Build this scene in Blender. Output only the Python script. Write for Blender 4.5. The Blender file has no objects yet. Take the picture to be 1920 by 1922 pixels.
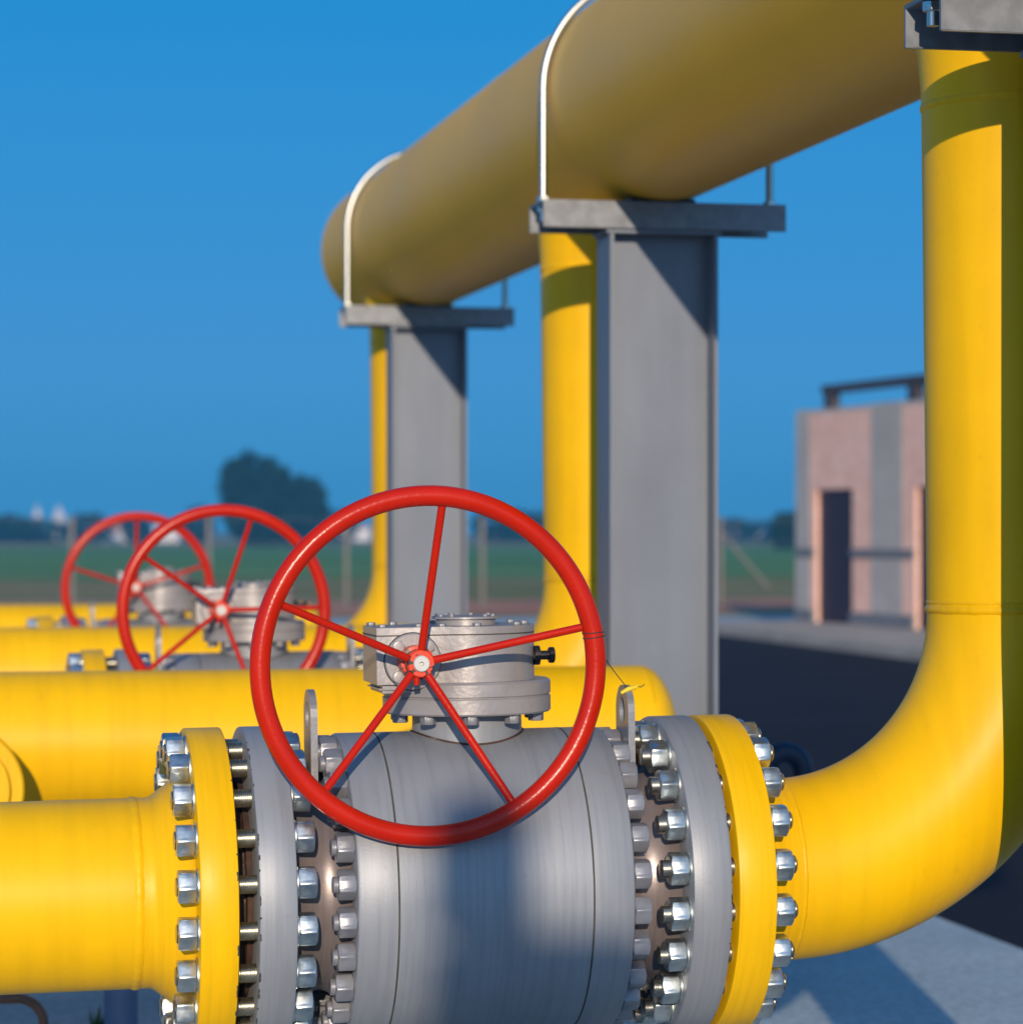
import bpy, math, random
from math import sin, cos, pi, radians, sqrt, atan2, tan
from mathutils import Vector, Matrix
random.seed(7)
C = bpy.context.scene
# ------------------------------------------------------------------ camera
YAW = radians(11.73)
CAM_Z = 1.3
cam = bpy.data.cameras.new('camera'); camo = bpy.data.objects.new('camera', cam); C.collection.objects.link(camo)
camo.location = (0, 0, CAM_Z); camo.rotation_euler = (radians(90), 0, -YAW)
cam.sensor_width = 36; cam.lens = 5300 / 1920 * 36; cam.shift_y = 0.0188; cam.sensor_fit = 'HORIZONTAL'
cam.clip_start = 0.05; cam.clip_end = 6000
cam.dof.use_dof = True; cam.dof.focus_distance = 4.66; cam.dof.aperture_fstop = 4.7
C.camera = camo
# ------------------------------------------------------------------ light
SUN_EL = radians(13.4); PHI = radians(-1.0)
right = Vector((cos(YAW), -sin(YAW), 0)); view = Vector((sin(YAW), cos(YAW), 0))
ts = (-sin(PHI)) * right + (-cos(PHI)) * view
TO_SUN = Vector((ts.x * cos(SUN_EL), ts.y * cos(SUN_EL), sin(SUN_EL)))
w = bpy.data.worlds.new('World'); C.world = w; w.use_nodes = True
nt = w.node_tree; bg = nt.nodes['Background']
sky = nt.nodes.new('ShaderNodeTexSky'); sky.sky_type = 'NISHITA'; sky.sun_disc = False
sky.sun_elevation = SUN_EL; sky.sun_rotation = atan2(TO_SUN.x, TO_SUN.y)
sky.air_density = 1.0; sky.dust_density = 0.2; sky.ozone_density = 3.0; sky.altitude = 0
hs = nt.nodes.new('ShaderNodeMix'); hs.data_type = 'RGBA'; hs.blend_type = 'MULTIPLY'; hs.inputs['Factor'].default_value = 1
hs.inputs['B'].default_value = (0.25, 0.7, 1.0, 1)
nt.links.new(sky.outputs[0], hs.inputs['A'])
wtc = nt.nodes.new('ShaderNodeTexCoord'); sep = nt.nodes.new('ShaderNodeSeparateXYZ'); nt.links.new(wtc.outputs['Generated'], sep.inputs[0])
wr = nt.nodes.new('ShaderNodeValToRGB'); we = wr.color_ramp.elements
for k_, (p_, c_) in enumerate([(0.0, (0.030, 0.27, 0.62)), (0.06, (0.045, 0.262, 0.63)), (0.18, (0.012, 0.26, 0.63)), (0.5, (0.012, 0.15, 0.42)), (1.0, (0.010, 0.10, 0.32))]):
    if k_ > 1: we.new(p_)
    we[k_].position = p_; we[k_].color = (*c_, 1)
nt.links.new(sep.outputs['Z'], wr.inputs[0])
sc = nt.nodes.new('ShaderNodeVectorMath'); sc.operation = 'SCALE'; sc.inputs['Scale'].default_value = 1 / 0.12
nt.links.new(wr.outputs[0], sc.inputs[0])
wm = nt.nodes.new('ShaderNodeMix'); wm.data_type = 'RGBA'; wm.inputs['Factor'].default_value = 0.88
nt.links.new(hs.outputs['Result'], wm.inputs['A']); nt.links.new(sc.outputs[0], wm.inputs['B']); 
# the sunward half of the low sky is paler and brighter
dt = nt.nodes.new('ShaderNodeVectorMath'); dt.operation = 'DOT_PRODUCT'; nt.links.new(wtc.outputs['Generated'], dt.inputs[0]); dt.inputs[1].default_value = tuple(TO_SUN)
mr_ = nt.nodes.new('ShaderNodeMapRange'); mr_.inputs['From Min'].default_value = 0.1; mr_.inputs['From Max'].default_value = 1.0; mr_.interpolation_type = 'SMOOTHSTEP'
nt.links.new(dt.outputs['Value'], mr_.inputs['Value'])
gl = nt.nodes.new('ShaderNodeMix'); gl.data_type = 'RGBA'; gl.blend_type = 'ADD'; nt.links.new(mr_.outputs[0], gl.inputs['Factor'])
nt.links.new(wm.outputs['Result'], gl.inputs['A']); gl.inputs['B'].default_value = (0.26 / 0.12, 0.37 / 0.12, 0.52 / 0.12, 1)
nt.links.new(gl.outputs['Result'], bg.inputs['Color'])
bg.inputs['Strength'].default_value = 0.12
sl = bpy.data.lights.new('sun', 'SUN'); sl.energy = 4.3; sl.angle = radians(0.5); sl.color = (1.0, 0.82, 0.62)
so = bpy.data.objects.new('sun', sl); C.collection.objects.link(so)
so.rotation_euler = (-TO_SUN).to_track_quat('-Z', 'Y').to_euler(); so.location = (0, -5, 8)
C.view_settings.view_transform = 'Standard'; C.view_settings.look = 'None'
C.view_settings.exposure = 0.0; C.view_settings.gamma = 1
C.render.engine = 'CYCLES'
C.cycles.max_bounces = 8

# ------------------------------------------------------------------ materials
def new_mat(name):
    m = bpy.data.materials.new(name); m.use_nodes = True
    return m, m.node_tree, m.node_tree.nodes['Principled BSDF']
def ramp(nt, stops):
    r = nt.nodes.new('ShaderNodeValToRGB'); e = r.color_ramp.elements
    while len(e) < len(stops): e.new(0.5)
    for k, (p, c) in enumerate(stops): e[k].position = p; e[k].color = (*c, 1)
    return r
def paint(name, col, var=0.12, rough=0.35, scale=3.0, streak=None, bump=0.15, bscale=220, metallic=0.0, coat=0.0,
          stain=None, stain_amt=0.0, chips=None, spec=0.5, sf=0.6):
    """painted metal: tonal noise, streaks stretched along an axis, orange-peel bump"""
    m, nt, b = new_mat(name); L = nt.links
    tc = nt.nodes.new('ShaderNodeTexCoord')
    n1 = nt.nodes.new('ShaderNodeTexNoise'); n1.inputs['Scale'].default_value = scale; n1.inputs['Detail'].default_value = 6
    L.new(tc.outputs['Object'], n1.inputs['Vector'])
    lo = tuple(c * (1 - var) for c in col); hi = tuple(min(1, c * (1 + var)) for c in col)
    r1 = ramp(nt, [(0.3, lo), (0.7, hi)]); L.new(n1.outputs['Fac'], r1.inputs[0])
    cur = r1.outputs[0]
    if streak:
        mp = nt.nodes.new('ShaderNodeMapping'); mp.inputs['Scale'].default_value = streak
        L.new(tc.outputs['Object'], mp.inputs['Vector'])
        n2 = nt.nodes.new('ShaderNodeTexNoise'); n2.inputs['Scale'].default_value = 1; n2.inputs['Detail'].default_value = 4
        L.new(mp.outputs[0], n2.inputs['Vector'])
        r2 = ramp(nt, [(0.34, (0.76, 0.76, 0.76)), (0.56, (1, 1, 1))]); L.new(n2.outputs['Fac'], r2.inputs[0])
        mx = nt.nodes.new('ShaderNodeMix'); mx.data_type = 'RGBA'; mx.blend_type = 'MULTIPLY'; mx.inputs['Factor'].default_value = sf
        L.new(cur, mx.inputs['A']); L.new(r2.outputs[0], mx.inputs['B']); cur = mx.outputs['Result']
    if stain:
        n3 = nt.nodes.new('ShaderNodeTexNoise'); n3.inputs['Scale'].default_value = 38; n3.inputs['Detail'].default_value = 8
        n3.inputs['Roughness'].default_value = 0.7
        L.new(tc.outputs['Object'], n3.inputs['Vector'])
        r3 = ramp(nt, [(0.60, (0, 0, 0)), (0.72, (1, 1, 1))]); L.new(n3.outputs['Fac'], r3.inputs[0])
        ml = nt.nodes.new('ShaderNodeMath'); ml.operation = 'MULTIPLY'; ml.inputs[1].default_value = stain_amt
        L.new(r3.outputs[0], ml.inputs[0])
        mx = nt.nodes.new('ShaderNodeMix'); mx.data_type = 'RGBA'
        L.new(ml.outputs[0], mx.inputs['Factor']); L.new(cur, mx.inputs['A']); mx.inputs['B'].default_value = (*stain, 1)
        cur = mx.outputs['Result']
    if chips:
        n4 = nt.nodes.new('ShaderNodeTexNoise'); n4.inputs['Scale'].default_value = chips[0]; n4.inputs['Detail'].default_value = 3
        L.new(tc.outputs['Object'], n4.inputs['Vector'])
        r4 = ramp(nt, [(chips[1], (0, 0, 0)), (chips[1] + 0.02, (1, 1, 1))]); L.new(n4.outputs['Fac'], r4.inputs[0])
        mx = nt.nodes.new('ShaderNodeMix'); mx.data_type = 'RGBA'
        L.new(r4.outputs[0], mx.inputs['Factor']); L.new(cur, mx.inputs['A']); mx.inputs['B'].default_value = (*chips[2], 1)
        cur = mx.outputs['Result']
    L.new(cur, b.inputs['Base Color'])
    b.inputs['Roughness'].default_value = rough; b.inputs['Metallic'].default_value = metallic
    b.inputs['Specular IOR Level'].default_value = spec
    b.inputs['Coat Weight'].default_value = coat; b.inputs['Coat Roughness'].default_value = 0.15
    rn = nt.nodes.new('ShaderNodeMapRange'); rn.inputs['To Min'].default_value = rough - 0.07; rn.inputs['To Max'].default_value = rough + 0.1
    L.new(n1.outputs['Fac'], rn.inputs['Value']); L.new(rn.outputs[0], b.inputs['Roughness'])
    if bump:
        nb = nt.nodes.new('ShaderNodeTexNoise'); nb.inputs['Scale'].default_value = bscale; nb.inputs['Detail'].default_value = 2
        L.new(tc.outputs['Object'], nb.inputs['Vector'])
        bp = nt.nodes.new('ShaderNodeBump'); bp.inputs['Strength'].default_value = bump; bp.inputs['Distance'].default_value = 0.001
        L.new(nb.outputs['Fac'], bp.inputs['Height']); L.new(bp.outputs[0], b.inputs['Normal'])
    return m
YEL = (0.79, 0.445, 0.0); GRY = (0.255, 0.272, 0.300)
M = {}
M['yellow'] = paint('yellow_paint', YEL, 0.09, 0.40, 2.5, (40, 2.5, 2.5), 0.12, 240, spec=0.2, sf=0.3, stain=(0.35, 0.2, 0.02), stain_amt=0.22)
M['yellow_rim'] = paint('yellow_flange_paint', YEL, 0.08, 0.38, 4, (120, 5, 5), 0.12, 240, spec=0.22, sf=0.4)
M['yellow_header'] = paint('yellow_header_paint', (0.82, 0.43, 0.004), 0.07, 0.44, 1.2, None, 0.06, 200, spec=0.75)
M['grey'] = paint('grey_valve_paint', GRY, 0.09, 0.46, 4, (110, 4, 4), 0.18, 260, metallic=0.2, sf=0.5, stain=(0.1, 0.09, 0.09), stain_amt=0.15)
M['grey_cast'] = paint('grey_cast_paint', (0.31, 0.295, 0.30), 0.12, 0.36, 12, None, 0.55, 95, metallic=0.2, stain=(0.16, 0.09, 0.05), stain_amt=0.25)
M['grey_plain'] = paint('grey_nut_paint', (0.235, 0.24, 0.265), 0.12, 0.36, 40, None, 0.2, 200, metallic=0.35)
M['neck'] = paint('brown_grey_neck_paint', (0.24, 0.20, 0.195), 0.12, 0.34, 8, (120, 6, 6), 0.12, 240, metallic=0.4)
M['steel_column'] = paint('grey_column_paint', (0.155, 0.178, 0.22), 0.10, 0.45, 2.2, (7, 7, 1), 0.1, 120, metallic=0.2, stain=(0.35, 0.33, 0.32), stain_amt=0.15)
M['galv'] = paint('galvanised_steel', (0.18, 0.195, 0.22), 0.2, 0.45, 30, None, 0.1, 90, metallic=0.5)
M['zinc'] = paint('zinc_plated_nut', (0.62, 0.66, 0.645), 0.2, 0.36, 60, None, 0.15, 160, metallic=1.0, stain=(0.25, 0.2, 0.12), stain_amt=0.35)
M['stud'] = paint('threaded_stud_steel', (0.50, 0.49, 0.44), 0.2, 0.32, 50, None, 0.1, 160, metallic=1.0, stain=(0.20, 0.09, 0.03), stain_amt=0.8)
M['bright'] = paint('bright_rod', (0.50, 0.52, 0.50), 0.05, 0.36, 10, None, 0, 100, metallic=1.0)
M['rust'] = paint('rusty_gasket', (0.05, 0.022, 0.012), 0.5, 0.7, 30, (5, 30, 30), 0.4, 90, stain=(0.35, 0.25, 0.18), stain_amt=0.8)
M['dark'] = paint('black_steel', (0.02, 0.017, 0.018), 0.3, 0.4, 20, None, 0.1, 120, metallic=0.3)
M['seam'] = paint('seam_dirt', (0.05, 0.045, 0.035), 0.4, 0.8, 40, None, 0, 100)
M['red'] = paint('red_wheel_paint', (0.46, 0.012, 0.001), 0.08, 0.25, 9, None, 0.35, 170, spec=0.28)
M['red_chip'] = paint('chipped_red_hub_paint', (0.72, 0.045, 0.008), 0.2, 0.42, 40, None, 0.3, 120, chips=(75, 0.55, (0.03, 0.012, 0.008)))
M['shaft'] = paint('turned_shaft_end', (0.50, 0.50, 0.49), 0.06, 0.5, 40, None, 0.1, 200, metallic=0.25)
M['wire'] = paint('dark_wire', (0.03, 0.03, 0.03), 0.1, 0.5, 40, None, 0, 100)
M['tag'] = paint('yellow_wire_tag', (0.75, 0.55, 0.02), 0.1, 0.5, 40, None, 0, 100)
M['bluegrey'] = paint('blue_grey_paint', (0.13, 0.17, 0.27), 0.12, 0.4, 12, None, 0.1, 150, metallic=0.1)
M['darkblue'] = paint('dark_blue_paint', (0.006, 0.014, 0.04), 0.2, 0.4, 12, None, 0.1, 150)
M['copper'] = paint('rusty_tube', (0.16, 0.08, 0.05), 0.3, 0.45, 30, None, 0.2, 120, metallic=0.5)

def ground_mat(name, c1, c2, scale=1.0, rough=0.9, bump=0.3, c3=None, fine=60):
    m, nt, b = new_mat(name); L = nt.links
    tc = nt.nodes.new('ShaderNodeTexCoord')
    n1 = nt.nodes.new('ShaderNodeTexNoise'); n1.inputs['Scale'].default_value = scale; n1.inputs['Detail'].default_value = 10; n1.inputs['Roughness'].default_value = 0.65
    L.new(tc.outputs['Object'], n1.inputs['Vector'])
    st = [(0.35, c1), (0.65, c2)] + ([(0.8, c3)] if c3 else [])
    r1 = ramp(nt, st); L.new(n1.outputs['Fac'], r1.inputs[0])
    n2 = nt.nodes.new('ShaderNodeTexNoise'); n2.inputs['Scale'].default_value = fine; n2.inputs['Detail'].default_value = 4
    L.new(tc.outputs['Object'], n2.inputs['Vector'])
    r2 = ramp(nt, [(0.3, (0.75, 0.75, 0.75)), (0.7, (1.1, 1.1, 1.1))]); L.new(n2.outputs['Fac'], r2.inputs[0])
    mx = nt.nodes.new('ShaderNodeMix'); mx.data_type = 'RGBA'; mx.blend_type = 'MULTIPLY'; mx.inputs['Factor'].default_value = 1
    L.new(r1.outputs[0], mx.inputs['A']); L.new(r2.outputs[0], mx.inputs['B']); L.new(mx.outputs['Result'], b.inputs['Base Color'])
    b.inputs['Roughness'].default_value = rough
    b.inputs['Specular IOR Level'].default_value = 0.2
    bp = nt.nodes.new('ShaderNodeBump'); bp.inputs['Strength'].default_value = bump; bp.inputs['Distance'].default_value = 0.01
    L.new(n2.outputs['Fac'], bp.inputs['Height']); L.new(bp.outputs[0], b.inputs['Normal'])
    return m
M['soil'] = ground_mat('dry_grass_soil', (0.20, 0.20, 0.05), (0.36, 0.26, 0.11), 0.12, fine=3)
M['concrete'] = ground_mat('concrete_pad', (0.36, 0.45, 0.48), (0.47, 0.56, 0.58), 0.8, fine=45, bump=0.15)
M['asphalt'] = ground_mat('dark_asphalt', (0.006, 0.006, 0.012), (0.014, 0.013, 0.020), 0.5, fine=80)
M['kerb'] = ground_mat('kerb_concrete', (0.42, 0.36, 0.30), (0.55, 0.48, 0.40), 1.2, fine=30)
M['crop'] = ground_mat('green_crop', (0.10, 0.23, 0.045), (0.16, 0.30, 0.07), 0.06, fine=1.2)
M['redsoil'] = ground_mat('red_earth', (0.50, 0.19, 0.10), (0.62, 0.30, 0.18), 0.3, fine=4)
M['brick'] = ground_mat('pink_render', (0.90, 0.53, 0.42), (0.96, 0.62, 0.50), 3.0, fine=25)
M['pilaster'] = ground_mat('grey_pilaster', (0.44, 0.41, 0.38), (0.52, 0.49, 0.46), 1.5, fine=25)
M['doordark'] = paint('dark_door', (0.022, 0.010, 0.022), 0.2, 0.5, 5, None, 0, 50)
M['roofmetal'] = paint('dark_roof_steel', (0.05, 0.04, 0.045), 0.2, 0.6, 5, None, 0, 50)
M['bandgrey'] = paint('grey_band', (0.16, 0.17, 0.19), 0.1, 0.7, 5, None, 0, 50)
M['white'] = paint('white_wall', (0.62, 0.58, 0.58), 0.1, 0.8, 2, None, 0, 50)
M['tile'] = paint('red_tile_roof', (0.32, 0.12, 0.08), 0.1, 0.8, 2, None, 0, 50)
M['post'] = ground_mat('fence_concrete', (0.17, 0.16, 0.14), (0.22, 0.20, 0.18), 3, fine=30)
M['leaf'] = ground_mat('dark_foliage', (0.006, 0.020, 0.010), (0.014, 0.038, 0.014), 0.5, fine=3)
M['bark'] = ground_mat('bark', (0.06, 0.04, 0.03), (0.10, 0.07, 0.05), 4, fine=20)
M['weed'] = ground_mat('weed_leaf', (0.04, 0.09, 0.015), (0.09, 0.16, 0.03), 9, fine=50)
M['cloth'] = ground_mat('dark_jacket', (0.03, 0.035, 0.05), (0.05, 0.055, 0.08), 9, fine=150)

# ------------------------------------------------------------------ mesh builder
class MB:
    def __init__(s): s.v = []; s.f = []
    def frame(s, axis):
        a = Vector(axis).normalized()
        h = Vector((0, 0, 1)) if abs(a.z) < 0.9 else Vector((0, 1, 0))
        u = a.cross(h).normalized(); return a, u, u.cross(a).normalized() * 1.0
    def lathe(s, prof, axis=(1, 0, 0), o=(0, 0, 0), seg=96, wob=None):
        a, u, v = s.frame(axis); o = Vector(o); rings = []
        for t, r in prof:
            if r < 1e-7:
                s.v.append(o + a * t); rings.append([len(s.v) - 1] * seg); continue
            base = len(s.v)
            for k in range(seg):
                q = 2 * pi * k / seg
                rr = r + (wob(t, q) if wob else 0)
                s.v.append(o + a * t + (u * cos(q) + v * sin(q)) * rr)
            rings.append(list(range(base, base + seg)))
        for i in range(len(rings) - 1):
            A, B = rings[i], rings[i + 1]
            for k in range(seg):
                l = (k + 1) % seg
                q = []
                for x in (A[k], A[l], B[l], B[k]):
                    if x not in q: q.append(x)
                if len(q) > 2: s.f.append(q)
        return s
    def box(s, x0, x1, y0, y1, z0, z1):
        b = len(s.v)
        for z in (z0, z1):
            for x, y in ((x0, y0), (x1, y0), (x1, y1), (x0, y1)): s.v.append(Vector((x, y, z)))
        for q in ((0, 3, 2, 1), (4, 5, 6, 7), (0, 1, 5, 4), (1, 2, 6, 5), (2, 3, 7, 6), (3, 0, 4, 7)): s.f.append([b + i for i in q])
        return s
    def prism(s, pts, z0, z1, mat=None):
        """outline in local xy, extruded in z, then optional matrix"""
        b = len(s.v); n = len(pts)
        for z in (z0, z1):
            for x, y in pts:
                p = Vector((x, y, z)); s.v.append(mat @ p if mat else p)
        s.f.append([b + i for i in range(n)][::-1]); s.f.append([b + n + i for i in range(n)])
        for i in range(n):
            j = (i + 1) % n; s.f.append([b + i, b + j, b + n + j, b + n + i])
        return s
    def tube(s, pts, r, seg=16, closed=False, cap=True):
        pts = [Vector(p) for p in pts]; n = len(pts)
        rs = r if isinstance(r, (list, tuple)) else [r] * n
        def tang(i):
            if closed: return (pts[(i + 1) % n] - pts[i - 1]).normalized()
            return (pts[min(i + 1, n - 1)] - pts[max(i - 1, 0)]).normalized()
        t0 = tang(0); h = Vector((0, 0, 1)) if abs(t0.z) < 0.9 else Vector((1, 0, 0))
        u = t0.cross(h).normalized(); rings = []
        for i in range(n):
            t = tang(i); u = (u - t * u.dot(t)).normalized(); v = t.cross(u)
            b = len(s.v)
            for k in range(seg):
                q = 2 * pi * k / seg; s.v.append(pts[i] + (u * cos(q) + v * sin(q)) * rs[i])
            rings.append(range(b, b + seg))
        m = n if closed else n - 1
        for i in range(m):
            A, B = rings[i], rings[(i + 1) % n]
            for k in range(seg):
                l = (k + 1) % seg; s.f.append([A[k], A[l], B[l], B[k]])
        if not closed and cap:
            s.f.append(list(rings[0])[::-1]); s.f.append(list(rings[-1]))
        return s
    def hexnut(s, af, h, o=(0, 0, 0), axis=(1, 0, 0), hole=0.0, rot=0.0):
        """chamfered hex nut from o along axis; hole radius leaves a recessed bore"""
        a, u, v = s.frame(axis); o = Vector(o); seg = 48; rc = af / 2 * 0.97
        def rh(q):
            q = (q + rot) % (pi / 3) - pi / 6
            return af / 2 / cos(q)
        def ring(fn):
            b = len(s.v)
            for k in range(seg):
                q = 2 * pi * k / seg; r, t = fn(q); s.v.append(o + a * t + (u * cos(q) + v * sin(q)) * r)
            return list(range(b, b + seg))
        hr = max(hole, 1e-4)
        R = [ring(lambda q: (hr, 0)), ring(lambda q: (rc, 0)), ring(lambda q: (rh(q), (rh(q) - rc) * 0.5)),
             ring(lambda q: (rh(q), h - (rh(q) - rc) * 0.62)), ring(lambda q: (rc, h)), ring(lambda q: (hr, h))]
        for A, B in zip(R, R[1:]):
            for k in range(seg):
                l = (k + 1) % seg; s.f.append([A[k], A[l], B[l], B[k]])
        return s
    def mesh(s, name, m, bevel=0, sharp=32, bseg=2):
        me = bpy.data.meshes.new(name); me.from_pydata([tuple(p) for p in s.v], [], s.f); me.update()
        import bmesh
        bm = bmesh.new(); bm.from_mesh(me); bmesh.ops.recalc_face_normals(bm, faces=bm.faces)
        if bevel:
            es = [e for e in bm.edges if len(e.link_faces) == 2 and e.calc_face_angle(0) > radians(28)]
            bmesh.ops.bevel(bm, geom=es, offset=bevel, segments=bseg, affect='EDGES', clamp_overlap=True)
        bm.to_mesh(me); bm.free()
        for p in me.polygons: p.use_smooth = True
        me.set_sharp_from_angle(angle=radians(sharp))
        me.materials.append(M[m] if isinstance(m, str) else m)
        return me
    def obj(s, name, m, parent=None, bevel=0, sharp=32, loc=(0, 0, 0), bseg=2):
        return link(name, s.mesh(name, m, bevel, sharp, bseg), parent, loc)
def link(name, me, parent=None, loc=(0, 0, 0), rot=(0, 0, 0)):
    o = bpy.data.objects.new(name, me); C.collection.objects.link(o)
    if parent: o.parent = parent
    o.location = loc; o.rotation_euler = rot
    return o
def tag(o, label=None, cat=None, group=None, kind=None):
    if label: o['label'] = label
    if cat: o['category'] = cat
    if group: o['group'] = group
    if kind: o['kind'] = kind
    return o
def thing(name, label, cat, loc=(0, 0, 0), rot=(0, 0, 0), group=None):
    o = link(name, None, None, loc, rot); o.empty_display_size = 0.1
    return tag(o, label, cat, group)
def copy_tree(o, parent=None):
    c = o.copy(); C.collection.objects.link(c); c.parent = parent
    for ch in list(o.children): copy_tree(ch, c)
    return c
def arc(c, r, a0, a1, n, plane='xz'):
    out = []
    for i in range(n + 1):
        q = radians(a0 + (a1 - a0) * i / n); x, y = r * cos(q), r * sin(q)
        out.append(Vector((c[0] + x, c[1], c[2] + y)) if plane == 'xz' else Vector((c[0] + x, c[1] + y, c[2])))
    return out

# ------------------------------------------------------------------ setting
def sheet(name, x0, x1, y0, y1, z, m, nx=1, ny=1):
    mb = MB()
    mb.v = [Vector(p) for p in ((x0, y0, z), (x1, y0, z), (x1, y1, z), (x0, y1, z))]; mb.f = [[0, 1, 2, 3]]
    o = mb.obj(name, m); tag(o, kind='structure'); return o
sheet('ground', -1500, 1500, -300, 3500, 0.0, 'soil')
sheet('crop_field', -900, 1100, 76, 230, 0.006, 'crop')
sheet('red_earth_strip', -2, 60, 43, 52, 0.004, 'redsoil')
sheet('far_road', -60, 40, 36.6, 41.5, 0.004, 'concrete')
pad = MB().box(-25, 3.27, -14, 15.5, -0.2, 0.03).obj('concrete_pad', 'concrete', bevel=0.01); tag(pad, kind='structure')
road = sheet('asphalt_road', 3.275, 9.7, -40, 36, 0.008, 'asphalt')
jm = MB()
for y_ in (-4, 1, 6, 11.5): jm.box(-25, 3.26, y_ - 0.006, y_ + 0.006, 0.0302, 0.0332)
jm.box(1.4 - 0.006, 1.4 + 0.006, -14, -4.01, 0.0302, 0.0332)
jo = jm.obj('pad_joint_filler', 'seam'); tag(jo, kind='structure')
pav = MB().box(9.7, 14.5, -40, 36, -0.1, 0.12).obj('pavement', 'kerb', bevel=0.02); tag(pav, kind='structure')

# ------------------------------------------------------------------ line geometry (local: x from valve stem, y from valve axis)
XC, Y0, ZA, S = 0.931, 4.853, 0.688, 3.26
TILT = -0.0115
PR = 0.162
def line_loc(i): return (XC + ZA * 0.0115, Y0 + S * i, 0)
LROT = (0, TILT, 0)

def pipe_wob(t, q): return 0.0004 * sin(3 * q + t * 9)
def weld(name, axis, o, r, parent, m='yellow_rim', wd=0.008, h=0.0035):
    rr = random.Random(hash((round(o[0], 3), round(o[2], 3))) % 1000)
    ph = [rr.uniform(0, 6.28) for _ in range(3)]
    def wob(t, q): return 0.0003 * sin(70 * q + ph[0] + 300 * t) + 0.0003 * sin(17 * q + ph[1]) + 0.0002 * sin(41 * q + ph[2])
    prof = []
    for i in range(9):
        s_ = i / 8; prof.append(((s_ - 0.5) * 2 * wd, r + h * sin(pi * s_) - 0.0012))
    return MB().lathe(prof, axis, o, 240, wob).obj(name, m, parent, sharp=60)

# flange positions
FL_Y = (-0.4945, -0.4315); FL_G = (-0.3986, -0.3359); FR_G = (0.3319, 0.3992); FR_Y = (0.4112, 0.4776)
FR = 0.2795; BC = 0.2445
def ring_profile(x0, x1, r, ri, ch=0.003):
    return [(x0, ri), (x0, r - ch), (x0 + ch * 0.3, r - ch * 0.3), (x0 + ch, r), (x1 - ch, r), (x1 - ch * 0.3, r - ch * 0.3), (x1, r - ch), (x1, ri)]

AX = (0, 0, ZA)
nut_mb = MB().hexnut(0.0500, 0.031, hole=0.0155)
NUT = nut_mb.mesh('nut', 'zinc', bevel=0.0006, bseg=1)
GNUT = MB().hexnut(0.0450, 0.030, hole=0.0).mesh('body_nut', 'grey_plain', bevel=0.0007, bseg=1)
WASH = MB().lathe([(0, 0.016), (0, 0.0285), (0.0005, 0.029), (0.003, 0.029), (0.0035, 0.0285), (0.0035, 0.016)], seg=48).mesh('washer', 'zinc')
def thread_mesh(L, r, pitch=0.0032):
    prof = [(0, 0), (0, r * 0.85), (0.0015, r)]
    t = 0.0015
    while t < L - 0.004:
        prof += [(t + pitch * 0.5, r * 0.90), (t + pitch, r)]; t += pitch
    prof += [(L, r * 0.85), (L, 0)]
    return MB().lathe(prof, seg=28).mesh('stud_bolt', 'stud', sharp=50)
def ang_pos(k, n, r, off=0.5):
    q = 2 * pi * (k + off) / n   # 0 = towards the camera side (-y)
    return -r * cos(q), r * sin(q), q

def studs(parent, xl, xr, ext_l, ext_r):
    """20 studs through a flange pair between faces xl and xr"""
    L = (xr - xl) + 2 * 0.0345 + ext_l + ext_r
    me = thread_mesh(L, 0.0158)
    for k in range(20):
        y, z, q = ang_pos(k, 20, BC)
        st = link('stud_bolt', me, parent, (xl - 0.0345 - ext_l, y, ZA + z), (random.uniform(0, 6), 0, 0))
        st.rotation_euler = (0, 0, 0)
        for sx, flip in ((xl, True), (xr, False)):
            x = sx - st.location.x
            rr = random.gauss(0, 0.13) if random.random() < 0.7 else random.uniform(0, pi / 3)
            w1 = link('washer', WASH, st, (x - (0.0035 if flip else 0), 0, 0))
            n1 = link('nut', NUT, st, (x - 0.0345 if flip else x + 0.0035, 0, 0), (rr, 0, 0))
            if not flip: n1.rotation_euler = (rr, 0, 0)

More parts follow.
